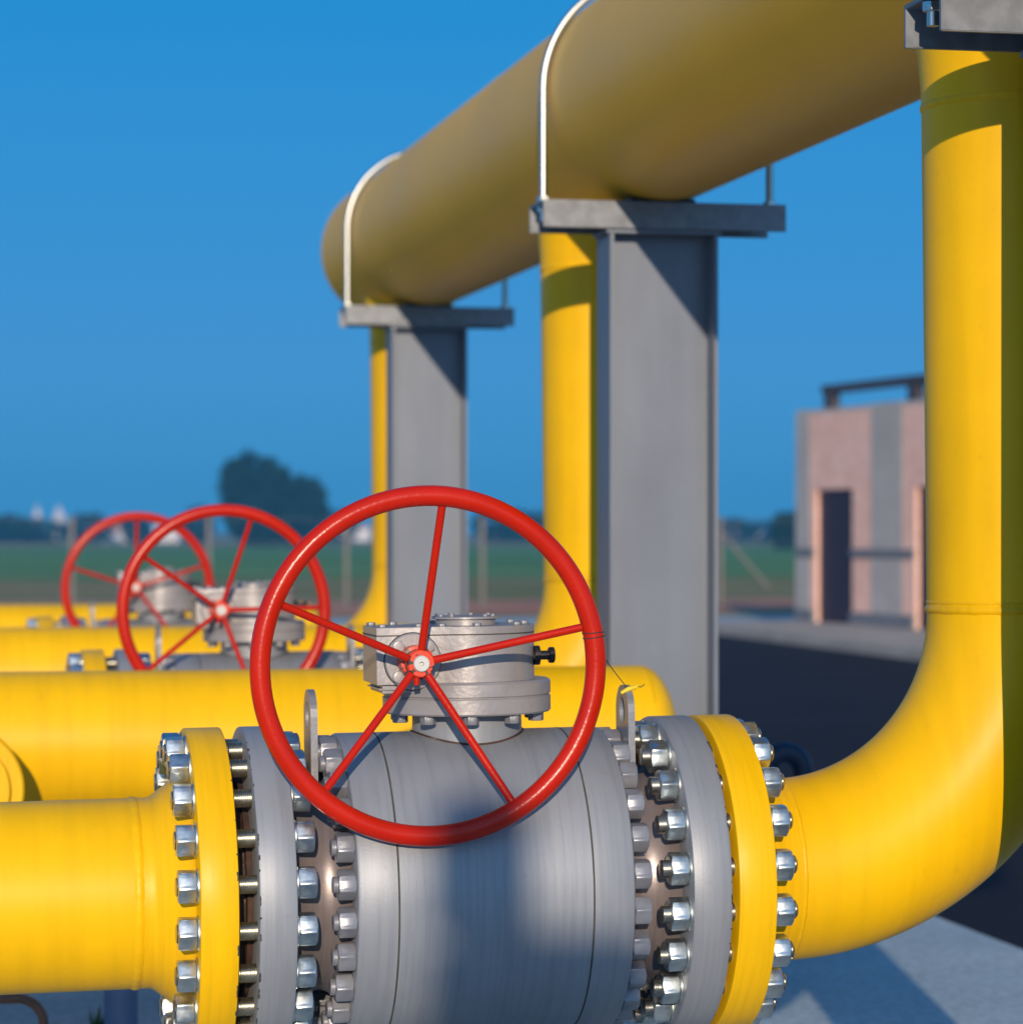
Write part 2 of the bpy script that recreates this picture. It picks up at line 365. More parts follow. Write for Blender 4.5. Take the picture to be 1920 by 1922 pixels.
# ---------- valve
def build_valve():
    t = thing('ball_valve', 'large grey ball valve in the foreground with the biggest red handwheel', 'valve', line_loc(0), LROT, 'grey ball valves with red handwheels')
    # body with two joint seams
    R = 0.264; x0, x1 = -0.2355, 0.2355
    prof = [(x0, 0.16), (x0, R - 0.006), (x0 + 0.002, R - 0.002), (x0 + 0.006, R)]
    for sx in (-0.1663, 0.1636):
        prof += [(sx - 0.0016, R), (sx - 0.0008, R - 0.004), (sx + 0.0008, R - 0.004), (sx + 0.0016, R)]
    prof += [(x1 - 0.006, R), (x1 - 0.002, R - 0.002), (x1, R - 0.006), (x1, 0.16)]
    body = MB().lathe(prof, o=AX, seg=160).obj('body', 'grey', t, sharp=30)
    for sx in (-0.1663, 0.1636):
        MB().lathe([(sx - 0.0015, R - 0.003), (sx - 0.0015, R + 0.0003), (sx + 0.0015, R + 0.0003), (sx + 0.0015, R - 0.003)], o=AX, seg=160).obj('joint_seam', 'seam', body)
    for g, e, sgn in ((FL_G, -0.2355, -1), (FR_G, 0.2355, 1)):
        MB().lathe(ring_profile(g[0], g[1], FR, 0.12), o=AX, seg=160).obj('end_flange', 'grey', t, sharp=30)
        fx = g[1] if sgn < 0 else g[0]
        n = 14; pf = []
        for i in range(n + 1):
            s_ = i / n; x = fx + (e - fx) * s_
            pf.append((x, 0.172 + 0.030 * (1 - s_) ** 3.0 + 0.026 * s_ ** 5))
        MB().lathe(pf, o=AX, seg=128).obj('neck', 'neck', t)
    # nuts on the body end rings
    for e, sgn in ((-0.2355, -1), (0.2355, 1)):
        for k in range(24):
            y, z, q = ang_pos(k, 24, 0.2375)
            x = e - 0.030 if sgn < 0 else e
            nn = link('body_nut', GNUT, t, (x, y, ZA + z), (random.uniform(0, 1.05), 0, 0))
            if sgn < 0:
                if k == 0: build_valve.tip = MB().lathe([(-0.008, 0), (-0.008, 0.0125), (-0.0065, 0.014), (0.002, 0.014)], seg=28).mesh('bolt_tip', 'grey_plain')
                link('bolt_tip', build_valve.tip, nn)
    # gaskets in the flange gaps
    MB().lathe([(FL_Y[1] + 0.0005, 0.188), (FL_Y[1] + 0.010, 0.190), (FL_Y[1] + 0.012, 0.176), (FL_G[0] - 0.012, 0.176), (FL_G[0] - 0.010, 0.192), (FL_G[0] - 0.0005, 0.190)], o=AX, seg=96).obj('gasket', 'rust', t)
    MB().lathe([(FR_G[1] + 0.0003, 0.19), (FR_Y[0] - 0.0003, 0.19)], o=AX, seg=96).obj('gasket', 'rust', t)
    studs(t, FL_Y[0], FL_G[1], 0.003, 0.002)
    studs(t, FR_G[0], FR_Y[1], 0.014, 0.009)
    # lifting lugs
    def lug(x, y, zt):
        mb = MB(); n = 20; out = []; inn = []
        hc = (0.0, zt - 0.045); w = 0.045
        o_pts = [(-w, 0.80)] + [(w * cos(pi - pi * i / n), zt - 0.045 + 0.045 * sin(pi * i / n)) for i in range(n + 1)] + [(w, 0.80)]
        # two half outlines round the hole
        hole = [(0.019 * cos(q), hc[1] + 0.024 * sin(q)) for q in [2 * pi * i / 32 for i in range(32)]]
        import bmesh
        bm = bmesh.new()
        def loop(pts, xx): return [bm.verts.new((xx, p[0], p[1])) for p in pts]
        A, B = loop(o_pts, -0.006), loop(hole, -0.006)
        ea = [bm.edges.new((A[i], A[(i + 1) % len(A)])) for i in range(len(A))]
        eb = [bm.edges.new((B[i], B[(i + 1) % len(B)])) for i in range(len(B))]
        r = bmesh.ops.triangle_fill(bm, use_beauty=True, edges=ea + eb)
        fs = [f for f in r['geom'] if isinstance(f, bmesh.types.BMFace)]
        e = bmesh.ops.extrude_face_region(bm, geom=fs)
        bmesh.ops.translate(bm, vec=(0.012, 0, 0), verts=[v for v in e['geom'] if isinstance(v, bmesh.types.BMVert)])
        bmesh.ops.recalc_face_normals(bm, faces=bm.faces)
        me = bpy.data.meshes.new('lifting_lug'); bm.to_mesh(me); bm.free()
        me.materials.append(M['grey_plain'])
        return link('lifting_lug', me, t, (x, y, 0))
    lug(-0.276, -0.008, 1.030); lug(0.272, -0.055, 1.028)
    # bonnet
    MB().lathe([(0.90, 0.098), (0.955, 0.096), (0.988, 0.095)], (0, 0, 1), seg=96).obj('bonnet', 'grey', t)
    ring = []
    for k in range(72):
        q = 2 * pi * k / 72; yy = 0.0975 * sin(q); ring.append((0.0975 * cos(q), yy, ZA + sqrt(R * R - yy * yy) + 0.0004))
    MB().tube(ring, 0.0022, 8, closed=True).obj('rust_line', 'rust', t)
    MB().lathe([(0.985, 0.09), (0.985, 0.144), (0.988, 0.147), (1.0125, 0.147), (1.0145, 0.144), (1.0155, 0.144), (1.0175, 0.147), (1.038, 0.147), (1.042, 0.143), (1.042, 0.10)], (0, 0, 1), seg=128).obj('bonnet_flange', 'grey_cast', t, sharp=40)
    sb = MB().hexnut(0.024, 0.016, axis=(0, 0, -1))
    me = sb.mesh('bonnet_bolt', 'grey_plain', bevel=0.0005, bseg=1)
    for k in range(10):
        q = 2 * pi * (k + 0.3) / 10
        link('bonnet_bolt', me, t, (0.124 * cos(q), 0.124 * sin(q), 0.9855))
    # gearbox
    pts = [(-0.175, -0.108), (-0.045, -0.110)]
    for i in range(41):
        q = radians(-112 + 250 * i / 40); pts.append((0.119 * cos(q), 0.119 * sin(q)))
    pts += [(-0.11, 0.045), (-0.175, 0.045)]
    # drop duplicates where the arc meets the flat front
    g = MB().prism(pts, 1.040, 1.137).obj('gearbox', 'grey_cast', t, bevel=0.005, sharp=40, bseg=3)
    MB().box(-0.170, -0.045, -0.104, 0.04, 1.025, 1.0395).obj('worm_sump', 'grey_cast', g, bevel=0.006)
    bx = []
    lid = [(x * 1.006, y * 1.006) for x, y in pts]
    MB().prism(lid, 1.1225, 1.1245).obj('lid_seam', 'seam', g)
    wx, wy, wz = 0.8175 - XC, -0.108, 1.0795
    cv = MB().lathe([(-0.009, 0), (-0.009, 0.046), (-0.0075, 0.048), (-0.0015, 0.048), (-0.0015, 0.0465), (0.002, 0.0465)], (0, 1, 0), (wx, wy, wz), 96).obj('worm_cover', 'grey_cast', g)
    MB().lathe([(-0.0022, 0.04), (-0.0022, 0.0498), (0.001, 0.0498)], (0, 1, 0), (wx, wy, wz), 96).obj('cover_gasket', 'dark', g)
    me = MB().hexnut(0.0195, 0.008, axis=(0, -1, 0)).mesh('cover_bolt', 'grey_cast', bevel=0.0004, bseg=1)
    for q in (135, 45, 225, 315):
        link('cover_bolt', me, g, (wx + 0.0365 * cos(radians(q)), wy - 0.009, wz + 0.0365 * sin(radians(q))), (0, random.random(), 0))
    MB().lathe([(1.136, 0.052), (1.1465, 0.052), (1.148, 0.060), (1.151, 0.060), (1.152, 0.057), (1.152, 0)], (0, 0, 1), (0.0, 0, 0), 80).obj('indicator_plate', 'grey_cast', g)
    me = MB().hexnut(0.0095, 0.004, axis=(0, 0, 1)).mesh('plate_screw', 'grey_plain')
    for q in (200, 230, 300, 325, 30, 70, 110, 150): link('plate_screw', me, g, (0.051 * cos(radians(q)), 0.051 * sin(radians(q)), 1.152))
    me = MB().hexnut(0.014, 0.0055, axis=(0, 0, 1)).mesh('lid_bolt', 'grey_plain', bevel=0.0004, bseg=1)
    for x, y in ((-0.163, 0.03), (-0.163, -0.095), (-0.125, 0.03), (-0.10, -0.095), (-0.06, -0.097), (0.075, -0.075), (0.10, -0.02), (0.09, 0.05), (0.105, 0.02), (0, -0.103), (0.045, 0.09), (-0.045, 0.09)):
        link('lid_bolt', me, g, (x, y, 1.137))
    MB().lathe([(0.113, 0.017), (0.123, 0.017), (0.123, 0.008), (0.140, 0.008), (0.140, 0.0125), (0.1415, 0.014), (0.149, 0.014), (0.150, 0.012), (0.150, 0)], o=(0, -0.035, 1.082), seg=32).obj('stop_screw', 'dark', g)
    return t
def build_wheel(t, base_deg):
    wx, wz = 0.8178 - XC, 1.0795
    yr = 4.578 - Y0
    MR, mr = 0.2805, 0.0172
    n = 120
    hw = MB().tube([(MR * cos(2 * pi * i / n), 0, MR * sin(2 * pi * i / n)) for i in range(n)], mr, 32, closed=True).obj('handwheel', 'red', t, loc=(wx, yr, wz))
    hw.rotation_euler = (0, -radians(base_deg), 0)
    yh = 0.084
    pts = []
    for i in range(13):
        s_ = i / 12; r = 0.017 + (MR - 0.008 - 0.017) * s_
        pts.append((r, (yh + 0.008) * (1 - s_) , 0))
    me = MB().tube(pts, 0.0068, 20).mesh('spoke', 'red')
    wl = MB().lathe([(0, 0.0065), (0.003, 0.0088), (0.007, 0.0072), (0.009, 0.0066)], axis=(1, 0, 0), seg=20).mesh('spoke_weld', 'red')
    for k in range(5):
        sp = link('spoke', me, hw, (0, 0, 0), (0, -2 * pi * k / 5, 0))
    MB().lathe([(yh - 0.002, 0.0135), (yh - 0.002, 0.0215), (yh + 0.001, 0.0235), (yh + 0.030, 0.0235), (yh + 0.031, 0.0285), (yh + 0.065, 0.0285), (yh + 0.075, 0.028)], (0, 1, 0), seg=64).obj('hub', 'red_chip', hw)
    MB().lathe([(yh + 0.0, 0), (yh - 0.001, 0.0030), (yh - 0.008, 0.0036), (yh - 0.008, 0.0125), (yh - 0.0068, 0.0138), (yh + 0.004, 0.0138)], (0, 1, 0), seg=48).obj('shaft_end', 'shaft', hw)
    MB().lathe([(0.022, 0.0055), (0.036, 0.0055), (0.037, 0.0045), (0.037, 0)], (sin(radians(0)), 0, -1), (-0.006, yh + 0.012, 0), 16).obj('set_screw', 'red', hw).rotation_euler = (0, radians(base_deg), 0)
    return hw
valve = build_valve()
valves = [valve]
for i in (1, 2):
    v = copy_tree(valve); v.location = line_loc(i); valves.append(v)
valves[1]['label'] = 'grey ball valve of the middle line, its top showing above the capped yellow pipe'
valves[2]['label'] = 'farthest and smallest grey ball valve, behind the left part of the middle valve'
for v, a in zip(valves, (12.8, 1.0, 18.0)): build_wheel(v, a)

# ---------- inlet pipe (left)
def build_inlet():
    t = thing('inlet_pipe', 'straight yellow pipe with bolted neck flange entering from the left edge in front', 'pipe', line_loc(0), LROT, 'yellow inlet pipes on the left')
    MB().lathe([(-4.5, PR), (-0.582, PR)], o=AX, seg=128).obj('pipe_wall', 'yellow', t)
    weld('weld_bead', (1, 0, 0), (-0.5835, 0, ZA), PR, t, wd=0.010)
    MB().lathe([(-0.585, PR), (-0.560, PR), (-0.553, PR + 0.002), (FL_Y[0] - 0.006, 0.2045), (FL_Y[0] - 0.002, 0.209), (FL_Y[0] + 0.001, 0.215)], o=AX, seg=128).obj('weld_neck', 'yellow_rim', t, sharp=50)
    MB().lathe(ring_profile(FL_Y[0], FL_Y[1], FR, 0.15), o=AX, seg=160).obj('flange', 'yellow_rim', t, sharp=30)
    return t
inlet = build_inlet()
for i, lb in ((1, 'yellow inlet pipe of the middle valve, hidden low behind the long capped pipe'), (2, 'yellow inlet pipe of the farthest valve at the left')):
    c = copy_tree(inlet); c.location = line_loc(i); c['label'] = lb

# chipped paint scars along the inner rim edges of the flange pairs
def scars(parent, x, seed, n=26):
    rr = random.Random(seed); mb = MB()
    for k in range(n):
        q0 = rr.uniform(-1.25, 1.25); ln = rr.choice((0.01, 0.015, 0.03, 0.06)) * rr.uniform(0.6, 1.2); wd = rr.uniform(0.0008, 0.0026)
        pts = []
        m = 7
        for i in range(m + 1):
            q = q0 + ln * (i / m - 0.5); R_ = FR - 0.0006
            pts.append((x + rr.uniform(-0.0006, 0.0006), -R_ * cos(q), ZA + R_ * sin(q)))
        mb.tube(pts, [0.0003] + [wd * rr.uniform(0.5, 1) for _ in range(m - 1)] + [0.0003], 6)
    tag(mb.obj('paint_scars', 'seam', parent), kind='stuff')
for v_ in valves:
    scars(v_, FL_G[0] + 0.0016, 5); scars(v_, FR_G[1] - 0.0016, 6, 16)
scars(inlet, FL_Y[1] - 0.0016, 8, 14)
# ---------- riser (right)
RX = 1.953 - XC; EB = 0.457
HZ, HR, HX = 2.49, 0.30, 1.945
def build_riser():
    t = thing('riser_pipe', 'thick yellow elbow and riser filling the right edge in the foreground', 'pipe', line_loc(0), LROT, 'yellow risers with elbows')
    xs = RX - EB
    MB().lathe(ring_profile(FR_Y[0], FR_Y[1], FR, 0.15), o=AX, seg=160).obj('flange', 'yellow_rim', t, sharp=30)
    MB().lathe([(FR_Y[1] - 0.001, 0.196), (FR_Y[1] + 0.004, 0.189), (FR_Y[1] + 0.030, 0.176), (xs - 0.012, PR + 0.001), (xs + 0.001, PR)], o=AX, seg=128).obj('weld_neck', 'yellow_rim', t, sharp=50)
    weld('weld_bead', (1, 0, 0), (xs, 0, ZA), PR, t, wd=0.006, h=0.003)
    MB().tube(arc((xs, 0, ZA + EB), EB, -90, 0, 64), PR, 128, cap=False).obj('elbow', 'yellow', t)
    weld('weld_bead', (0, 0, 1), (RX, 0, ZA + EB + 0.003), PR, t, wd=0.009, h=0.0045)
    weld('weld_bead', (0, 0, 1), (RX, 0, ZA + EB + 0.016), PR, t, wd=0.005, h=0.0022)
    MB().lathe([(ZA + EB, PR), (2.06, PR)], (0, 0, 1), (RX, 0, 0), 128).obj('riser_wall', 'yellow', t)
    weld('weld_bead', (0, 0, 1), (RX, 0, 2.062), PR, t, wd=0.009, h=0.004)
    MB().lathe([(2.062, PR), (2.10, PR + 0.001), (2.16, PR + 0.006), (2.22, PR + 0.018), (2.30, PR + 0.03)], (0, 0, 1), (RX, 0, 0), 128).obj('tee_branch', 'yellow', t)
    return t
riser = build_riser()
for i, lb in ((1, 'yellow riser behind the nearer full grey column, in the middle of the photo'), (2, 'slim looking farthest yellow riser behind the distant grey column')):
    c = copy_tree(riser); c.location = line_loc(i); c['label'] = lb

# ---------- header
HY0, HY1 = 0.6, 11.86
hd = thing('header_pipe', 'very thick overhead yellow pipe running back on grey supports to a domed end', 'pipe', (HX, 8, 0))
MB().lathe([(HY0 - 8, HR), (HY1 - 8, HR)], (0, 1, 0), (0, 0, HZ), 160).obj('pipe_wall', 'yellow_header', hd)
for y0, sg in ((HY0 - 8, -1), (HY1 - 8, 1)):
    pf = [(y0, HR)] + [(y0 + sg * (0.03 + 0.15 * sin(radians(q))), HR * cos(radians(q))) for q in range(0, 91, 6)]
    pf[-1] = (pf[-1][0], 0)
    MB().lathe(pf, (0, 1, 0), (0, 0, HZ), 160).obj('end_cap', 'yellow_header', hd, sharp=60)
for y in (8.7, 11.86):
    rr = MB().lathe([((s_ - 0.5) * 0.02, HR + 0.0018 * sin(pi * s_) - 0.0008) for s_ in [i / 8 for i in range(9)]], (0, 1, 0), (0, y - 8, HZ), 160).obj('weld_seam', 'yellow_header', hd)

# ---------- supports
def build_support():
    t = thing('pipe_support', 'nearest support, its grey channel beam just showing in the top right corner', 'pipe support', (HX, 4.42, 0.03), group='grey steel supports under the overhead pipe')
    z0 = -0.03
    h, b, tw, tf = 0.30, 0.15, 0.008, 0.0115
    pts = [(-h / 2, -b / 2), (-h / 2 + tf, -b / 2), (-h / 2 + tf, -tw / 2), (h / 2 - tf, -tw / 2), (h / 2 - tf, -b / 2), (h / 2, -b / 2),
           (h / 2, b / 2), (h / 2 - tf, b / 2), (h / 2 - tf, tw / 2), (-h / 2 + tf, tw / 2), (-h / 2 + tf, b / 2), (-h / 2, b / 2)]
    MB().prism(pts, 0.02, 2.100 + z0).obj('column', 'steel_column', t, bevel=0.002)
    MB().box(-0.2, 0.2, -0.15, 0.15, 0, 0.02).obj('base_plate', 'steel_column', t, bevel=0.002)
    MB().box(-0.16, 0.16, -0.077, 0.077, 2.100 + z0, 2.112 + z0).obj('top_plate', 'steel_column', t)
    # channel, web on top, legs down
    L = 0.336; W = 0.09; H = 0.073; zt = 2.184 + z0
    cp = [(-W, zt - H), (-W + 0.011, zt - H), (-W + 0.011, zt - 0.009), (W - 0.011, zt - 0.009), (W - 0.011, zt - H), (W, zt - H), (W, zt), (-W, zt)]
    mt = Matrix(((0, 0, 1, 0), (1, 0, 0, 0), (0, 1, 0, 0), (0, 0, 0, 1)))
    MB().prism(cp, -L, L, mt).obj('cross_beam', 'galv', t, bevel=0.0015)
    MB().box(-0.09, 0.09, -0.06, 0.06, zt + 0.0, zt + 0.012).obj('saddle_pad', 'dark', t)
    ur = 0.317; hz = HZ - 0.03
    leg = 0.10
    path = [Vector((-ur, 0, zt - 0.05)), Vector((-ur, 0, zt))] + arc((0, 0, hz), ur, 180, 0, 48) + [Vector((ur, 0, zt)), Vector((ur, 0, zt - 0.05))]
    ub = MB().tube(path, 0.0105, 16).obj('u_bolt', 'bright', t)
    me = MB().hexnut(0.032, 0.016, axis=(0, 0, 1), hole=0.009).mesh('nut', 'zinc')
    for x in (-ur, ur):
        for z in (zt + 0.001, zt - 0.026): link('nut', me, ub, (x, 0, z))
    return t
sup = build_support()
for y, lb in ((7.42, 'nearer full grey steel column with channel beam carrying the overhead yellow pipe'), (11.02, 'distant grey steel column and beam under the far domed end of the overhead pipe')):
    c = copy_tree(sup); c.location = (HX, y, 0.03); c['label'] = lb
for ch in sup.children:
    if ch.name.split('.')[0] in ('column', 'base_plate', 'top_plate'): ch.location.x = 0.026

# ---------- long capped pipes between the lines
BR = 0.178; BZ = 0.776
def build_capped():
    xe = 1.80
    t = thing('capped_pipe', 'long bright yellow capped pipe right behind the foreground valve', 'pipe', (0, 7.05, 0), group='long capped yellow pipes between the valve lines')
    MB().lathe([(-4.5, BR), (xe, BR)], o=(0, 0, BZ), seg=128).obj('pipe_wall', 'yellow', t)
    pf = [(xe, BR)] + [(xe + 0.089 * sin(radians(q)), BR * cos(radians(q))) for q in range(0, 91, 6)]; pf[-1] = (pf[-1][0], 0)
    MB().lathe(pf, o=(0, 0, BZ), seg=128).obj('end_cap', 'yellow', t, sharp=60)
    return t
cp = build_capped()
nz = MB()
nz.lathe([(-0.435, 0), (-0.435, 0.115), (-0.432, 0.118), (-0.415, 0.118), (-0.415, 0.145), (-0.41, 0.15), (-0.385, 0.15), (-0.38, 0.145), (-0.38, 0.12), (-0.37, 0.12), (-0.37, 0.145), (-0.365, 0.15), (-0.335, 0.15), (-0.33, 0.145), (-0.33, 0.10), (-0.1, 0.10)], (0, 1, 0), (0.075, 0, BZ - 0.075), 96)
nz.obj('side_nozzle', 'yellow_rim', cp, sharp=40)
for i, lb in ((1, 'long yellow pipe crossing behind the middle red handwheel'), (2, 'farthest long yellow pipe, a thin band behind the smallest handwheel')):
    c = copy_tree(cp); c.location = (0, 7.05 + S * i, 0); c['label'] = lb
    for ch in list(c.children):
        if ch.name.startswith('side_nozzle'): bpy.data.objects.remove(ch)
# stands
def stand(name, label, x, y, ztop, m='bluegrey', r=0.042):
    t = thing(name, label, 'pipe stand', (x, y, 0.03), group='round posts holding the yellow pipes')
    MB().lathe([(0.01, r), (ztop - 0.04, r)], (0, 0, 1), seg=48).obj('post', m, t)
    MB().box(-0.1, 0.1, -0.1, 0.1, 0, 0.012).obj('base_plate', m, t, bevel=0.002)
    MB().prism([(-0.07, 0), (-0.07, 0.03), (-0.05, 0.006), (0.05, 0.006), (0.07, 0.03), (0.07, 0)], -0.05, 0.05, Matrix(((0, 0, 1, 0), (1, 0, 0, 0), (0, 1, 0, ztop - 0.042), (0, 0, 0, 1)))).obj('saddle', m, t)
    return t
stand('pipe_stand', 'blue grey round post under the capped yellow pipe, seen at the bottom left', 0.475, 7.05, BZ - BR - 0.03)
stand('pipe_stand', 'blue grey post under the crossing yellow pipe behind the middle valve', 0.545, 7.05 + S, BZ - BR - 0.03)
stand('pipe_stand', 'blue grey post under the farthest long yellow pipe', 0.545, 7.05 + 2 * S, BZ - BR - 0.03)

# ---------- seal wire
rimp = Vector((0.8118 + 0.2805 * cos(radians(10.5)), 4.578, 1.0795 + 0.2805 * sin(radians(10.5))))
rimp.x += 0.0015
sw = thing('seal_wire', 'thin dark wire from the biggest handwheel rim to the right lifting lug', 'wire', tuple(rimp))
pts = []
for k in range(46):
    q = 2 * pi * k / 20; ax = Vector((-sin(radians(10.5)), 0, cos(radians(10.5)))); ra = Vector((cos(radians(10.5)), 0, sin(radians(10.5))))
    pts.append((ra * cos(q) + Vector((0, 1, 0)) * sin(q)) * 0.0179 + ax * (0.004 - 0.0003 * k + 0.0015 * sin(q * 0.5)))
end = Vector((1.202, 4.785, 1.024)) - rimp
st = pts[-1]
for k in range(1, 11):
    s_ = k / 10; p = st.lerp(end, s_); p.z -= 0.004 * sin(pi * s_); pts.append(p)
MB().tube(pts, 0.0009, 8).obj('wire', 'wire', sw)
MB().tube([end + Vector((-0.016, -0.012, -0.006)), end + Vector((-0.004, -0.014, 0.001)), end + Vector((0.010, -0.012, 0.004)), end + Vector((0.014, -0.01, 0.007))], [0.003, 0.0042, 0.0038, 0.0025], 12).obj('tag', 'tag', sw)
MB().tube([end + Vector((0.012, -0.01, 0.006)), end + Vector((0.020, -0.01, 0.004)), end + Vector((0.026, -0.012, 0.009))], 0.0009, 8).obj('wire_end', 'wire', sw)

# ---------- odds and ends
gp = thing('gooseneck_pipe', 'dark blue curved vent pipe standing on the pad behind the right flange', 'pipe', (2.39, 7.7, 0.03))
MB().tube([Vector((-0.055, 0, 0))] + arc((0, 0, 0.585), 0.055, 180, 0, 24) + [Vector((0.055, 0, 0.50))], 0.03, 32).obj('bent_tube', 'darkblue', gp)
tb = thing('bent_tube', 'rusty bent tube loop on the ground at the bottom left corner', 'tube', (0.20, 6.4, 0.03))
tb_pts = [Vector((-0.6, 0, 0.225)), Vector((-0.2, 0, 0.225)), Vector((0.0, 0, 0.225))] + arc((0.0, 0, 0.165), 0.06, 85, 0, 10) + [Vector((0.06, 0, 0.0))]
MB().tube(tb_pts, 0.011, 16).obj('tube', 'copper', tb)
def weed(x, y, s_, label, seed):
    rr = random.Random(seed); mb = MB()
    for k in range(40):
        a = rr.uniform(0, 2 * pi); L = s_ * rr.uniform(0.5, 1); le = rr.uniform(0.1, 0.5); wd = s_ * rr.uniform(0.02, 0.045)
        d = Vector((cos(a), sin(a), 0)); sd = Vector((-sin(a), cos(a), 0)) * wd; b0 = len(mb.v)
        for i in range(5):
            u = i / 4; p = d * L * le * u + Vector((0, 0, L * (u - 0.35 * u * u * le)))
            ww = sin(pi * (0.12 + 0.88 * u)) if i < 4 else 0.02
            mb.v += [p - sd * ww, p + sd * ww]
        for i in range(4): mb.f.append([b0 + 2 * i, b0 + 2 * i + 1, b0 + 2 * i + 3, b0 + 2 * i + 2])
    o = mb.obj('weed', 'weed', loc=(x, y, 0.03)); tag(o, label, 'weed')
weed(0.60, 7.2, 0.12, 'green weed growing on the pad at the bottom left, right of the blue post', 1)
weed(0.42, 7.1, 0.10, 'smaller weed tuft on the pad beside the rusty tube', 2)

# ---------- building
FX = 11.2
def at_y(px):
    t = (px - 960) / 5300; return FX / ((t * cos(YAW) + sin(YAW)) / (cos(YAW) - t * sin(YAW)))
bt = thing('plant_building', 'low pink rendered building with grey pilasters and dark doorways at the right', 'building', (FX - 7.5 * sin(radians(-7)), 35.5 - 7.5 * cos(radians(7)), 0.12), (0, 0, radians(7)))
def bb(x0, x1, y0, y1, z0, z1): return MB().box(x0, x1, y0 - 28, y1 - 28, z0, z1)
YE = 35.7; BH = 2.71
doors = [(34.05, 35.15), (31.15, 32.3), (27.9, 28.85), (24.6, 25.55)]
wall = MB()
edges = sorted([20.5] + [v for d in doors for v in d] + [YE])
for a, b in zip(edges[0::2], edges[1::2]): wall.box(0.10, 0.4, a - 28, b - 28, 0.0, BH)
for a, b in doors: wall.box(0.10, 0.4, a - 28, b - 28, 1.72, BH)
wall.box(0.4, 6, 35.4 - 28, YE - 28, 0, BH); wall.box(0.4, 6, 20.5 - 28, 20.8 - 28, 0, BH)
wall.obj('wall', 'brick', bt)
for a, b in ((35.30, 35.75), (32.62, 33.49), (29.7, 30.5), (26.4, 27.2), (23.1, 23.9)): bb(0.088, 0.097, a, b, 0, BH + 0.06).obj('pilaster', 'pilaster', bt, bevel=0.01)
for a, b in doors: bb(0.15, 0.22, a + 0.01, b - 0.01, 0.0, 1.71).obj('door', 'doordark', bt)
for a, b in zip(edges[0::2], edges[1::2]): bb(0.06, 0.099, a, b, 0.86, 0.96).obj('wall_band', 'bandgrey', bt)
for a, b in zip(edges[0::2], edges[1::2]): bb(0.05, 0.099, a, b, 0.0, 0.16).obj('plinth', 'bandgrey', bt)
bb(0.10, 6, 20.5, 35.5, BH, BH + 0.05).obj('roof', 'pilaster', bt)
bb(0.2, 0.36, 20.5, 35.2, 2.97, 3.08).obj('roof_rail', 'roofmetal', bt)
for y in (35.0, 32.6, 30.2, 27.8): bb(0.2, 0.32, y - 0.12, y + 0.12, BH + 0.05, 2.99).obj('rail_post', 'roofmetal', bt)
for y in (31.3, 30.9): MB().lathe([(BH, 0.07), (3.25, 0.07), (3.3, 0.0)], (0, 0, 1), (1.0, y - 28, 0), 24).obj('vent_pipe', 'galv', bt)

# ---------- fence
fy = 47.5
fe = thing('boundary_fence', 'pale concrete post and wire fence across the field edge', 'fence', (5, fy, 0))
def fx(px):
    t = (px - 960) / 5300; return fy * (t * cos(YAW) + sin(YAW)) / (cos(YAW) - t * sin(YAW))
posts = [fx(p) for p in (-120, 135, 392, 650, 905, 1145, 1352, 1585, 1830)]
for x in posts: MB().prism([(-0.035, -0.035), (0.035, -0.035), (0.035, 0.035), (-0.035, 0.035)], 0, 1.55).obj('post', 'post', fe, bevel=0.01, loc=(x - 5, 0, 0))
for z in (0.12, 0.6, 1.1, 1.5): MB().tube([(posts[0] - 5, -0.048, z), (posts[-1] - 5, -0.048, z)], 0.005, 8).obj('wire_strand', 'galv', fe)
MB().tube([(posts[6] - 5, 0, 1.3), (posts[6] - 5 + 0.85, -0.1, 0.3)], 0.03, 8).obj('brace', 'post', fe)

# ---------- trees
def pos(px, Z):
    xc = (px - 960) / 5300 * Z
    return xc * cos(YAW) + Z * sin(YAW), -xc * sin(YAW) + Z * cos(YAW)
def tree(px, Z, blobs, label, n=1600, seed=1, trunk=True, group='trees on the horizon', leaf=0.35):
    """blobs: (dx, z, rx, rz) in metres, dx along the view's right"""
    rr = random.Random(seed); x, y = pos(px, Z)
    t = thing('tree', label, 'tree', (x, y, 0), (0, 0, -YAW), group)
    mb = MB()
    for (dx, z, rx, rz) in blobs:
        for k in range(n):
            while True:
                p = Vector((rr.uniform(-1, 1), rr.uniform(-1, 1), rr.uniform(-1, 1)))
                if p.length < 1: break
            if p.length > 1e-3: p = p.normalized() * (p.length ** 0.35)
            lump = 1 + 0.10 * sin(p.x * 7 + seed) * sin(p.z * 8 + dx) + 0.06 * sin(p.y * 11 + p.z * 9)
            c = Vector((dx + p.x * rx * lump, p.y * rx * lump, z + p.z * rz * lump))
            s_ = leaf * rr.uniform(0.5, 1.2)
            u = Vector((rr.gauss(0, 1), rr.gauss(0, 1), rr.gauss(0, 1))).normalized(); v = u.orthogonal().normalized()
            b = len(mb.v); mb.v += [c - u * s_, c - v * s_ * 0.6, c + u * s_, c + v * s_ * 0.6]; mb.f.append([b, b + 1, b + 2, b + 3])
    mb.obj('crown', 'leaf', t)
    if trunk:
        tk = MB()
        for (dx, z, rx, rz) in blobs:
            tk.tube([(dx * 0.6, 0, 0), (dx * 0.8, 0, z * 0.4), (dx, 0.1, z * 0.8), (dx + rx * 0.2, 0, z + rz * 0.4)], [0.35, 0.28, 0.18, 0.06], 10)
        tk.obj('trunk', 'bark', t)
    return t
ZT = 240; k_ = ZT / 5300
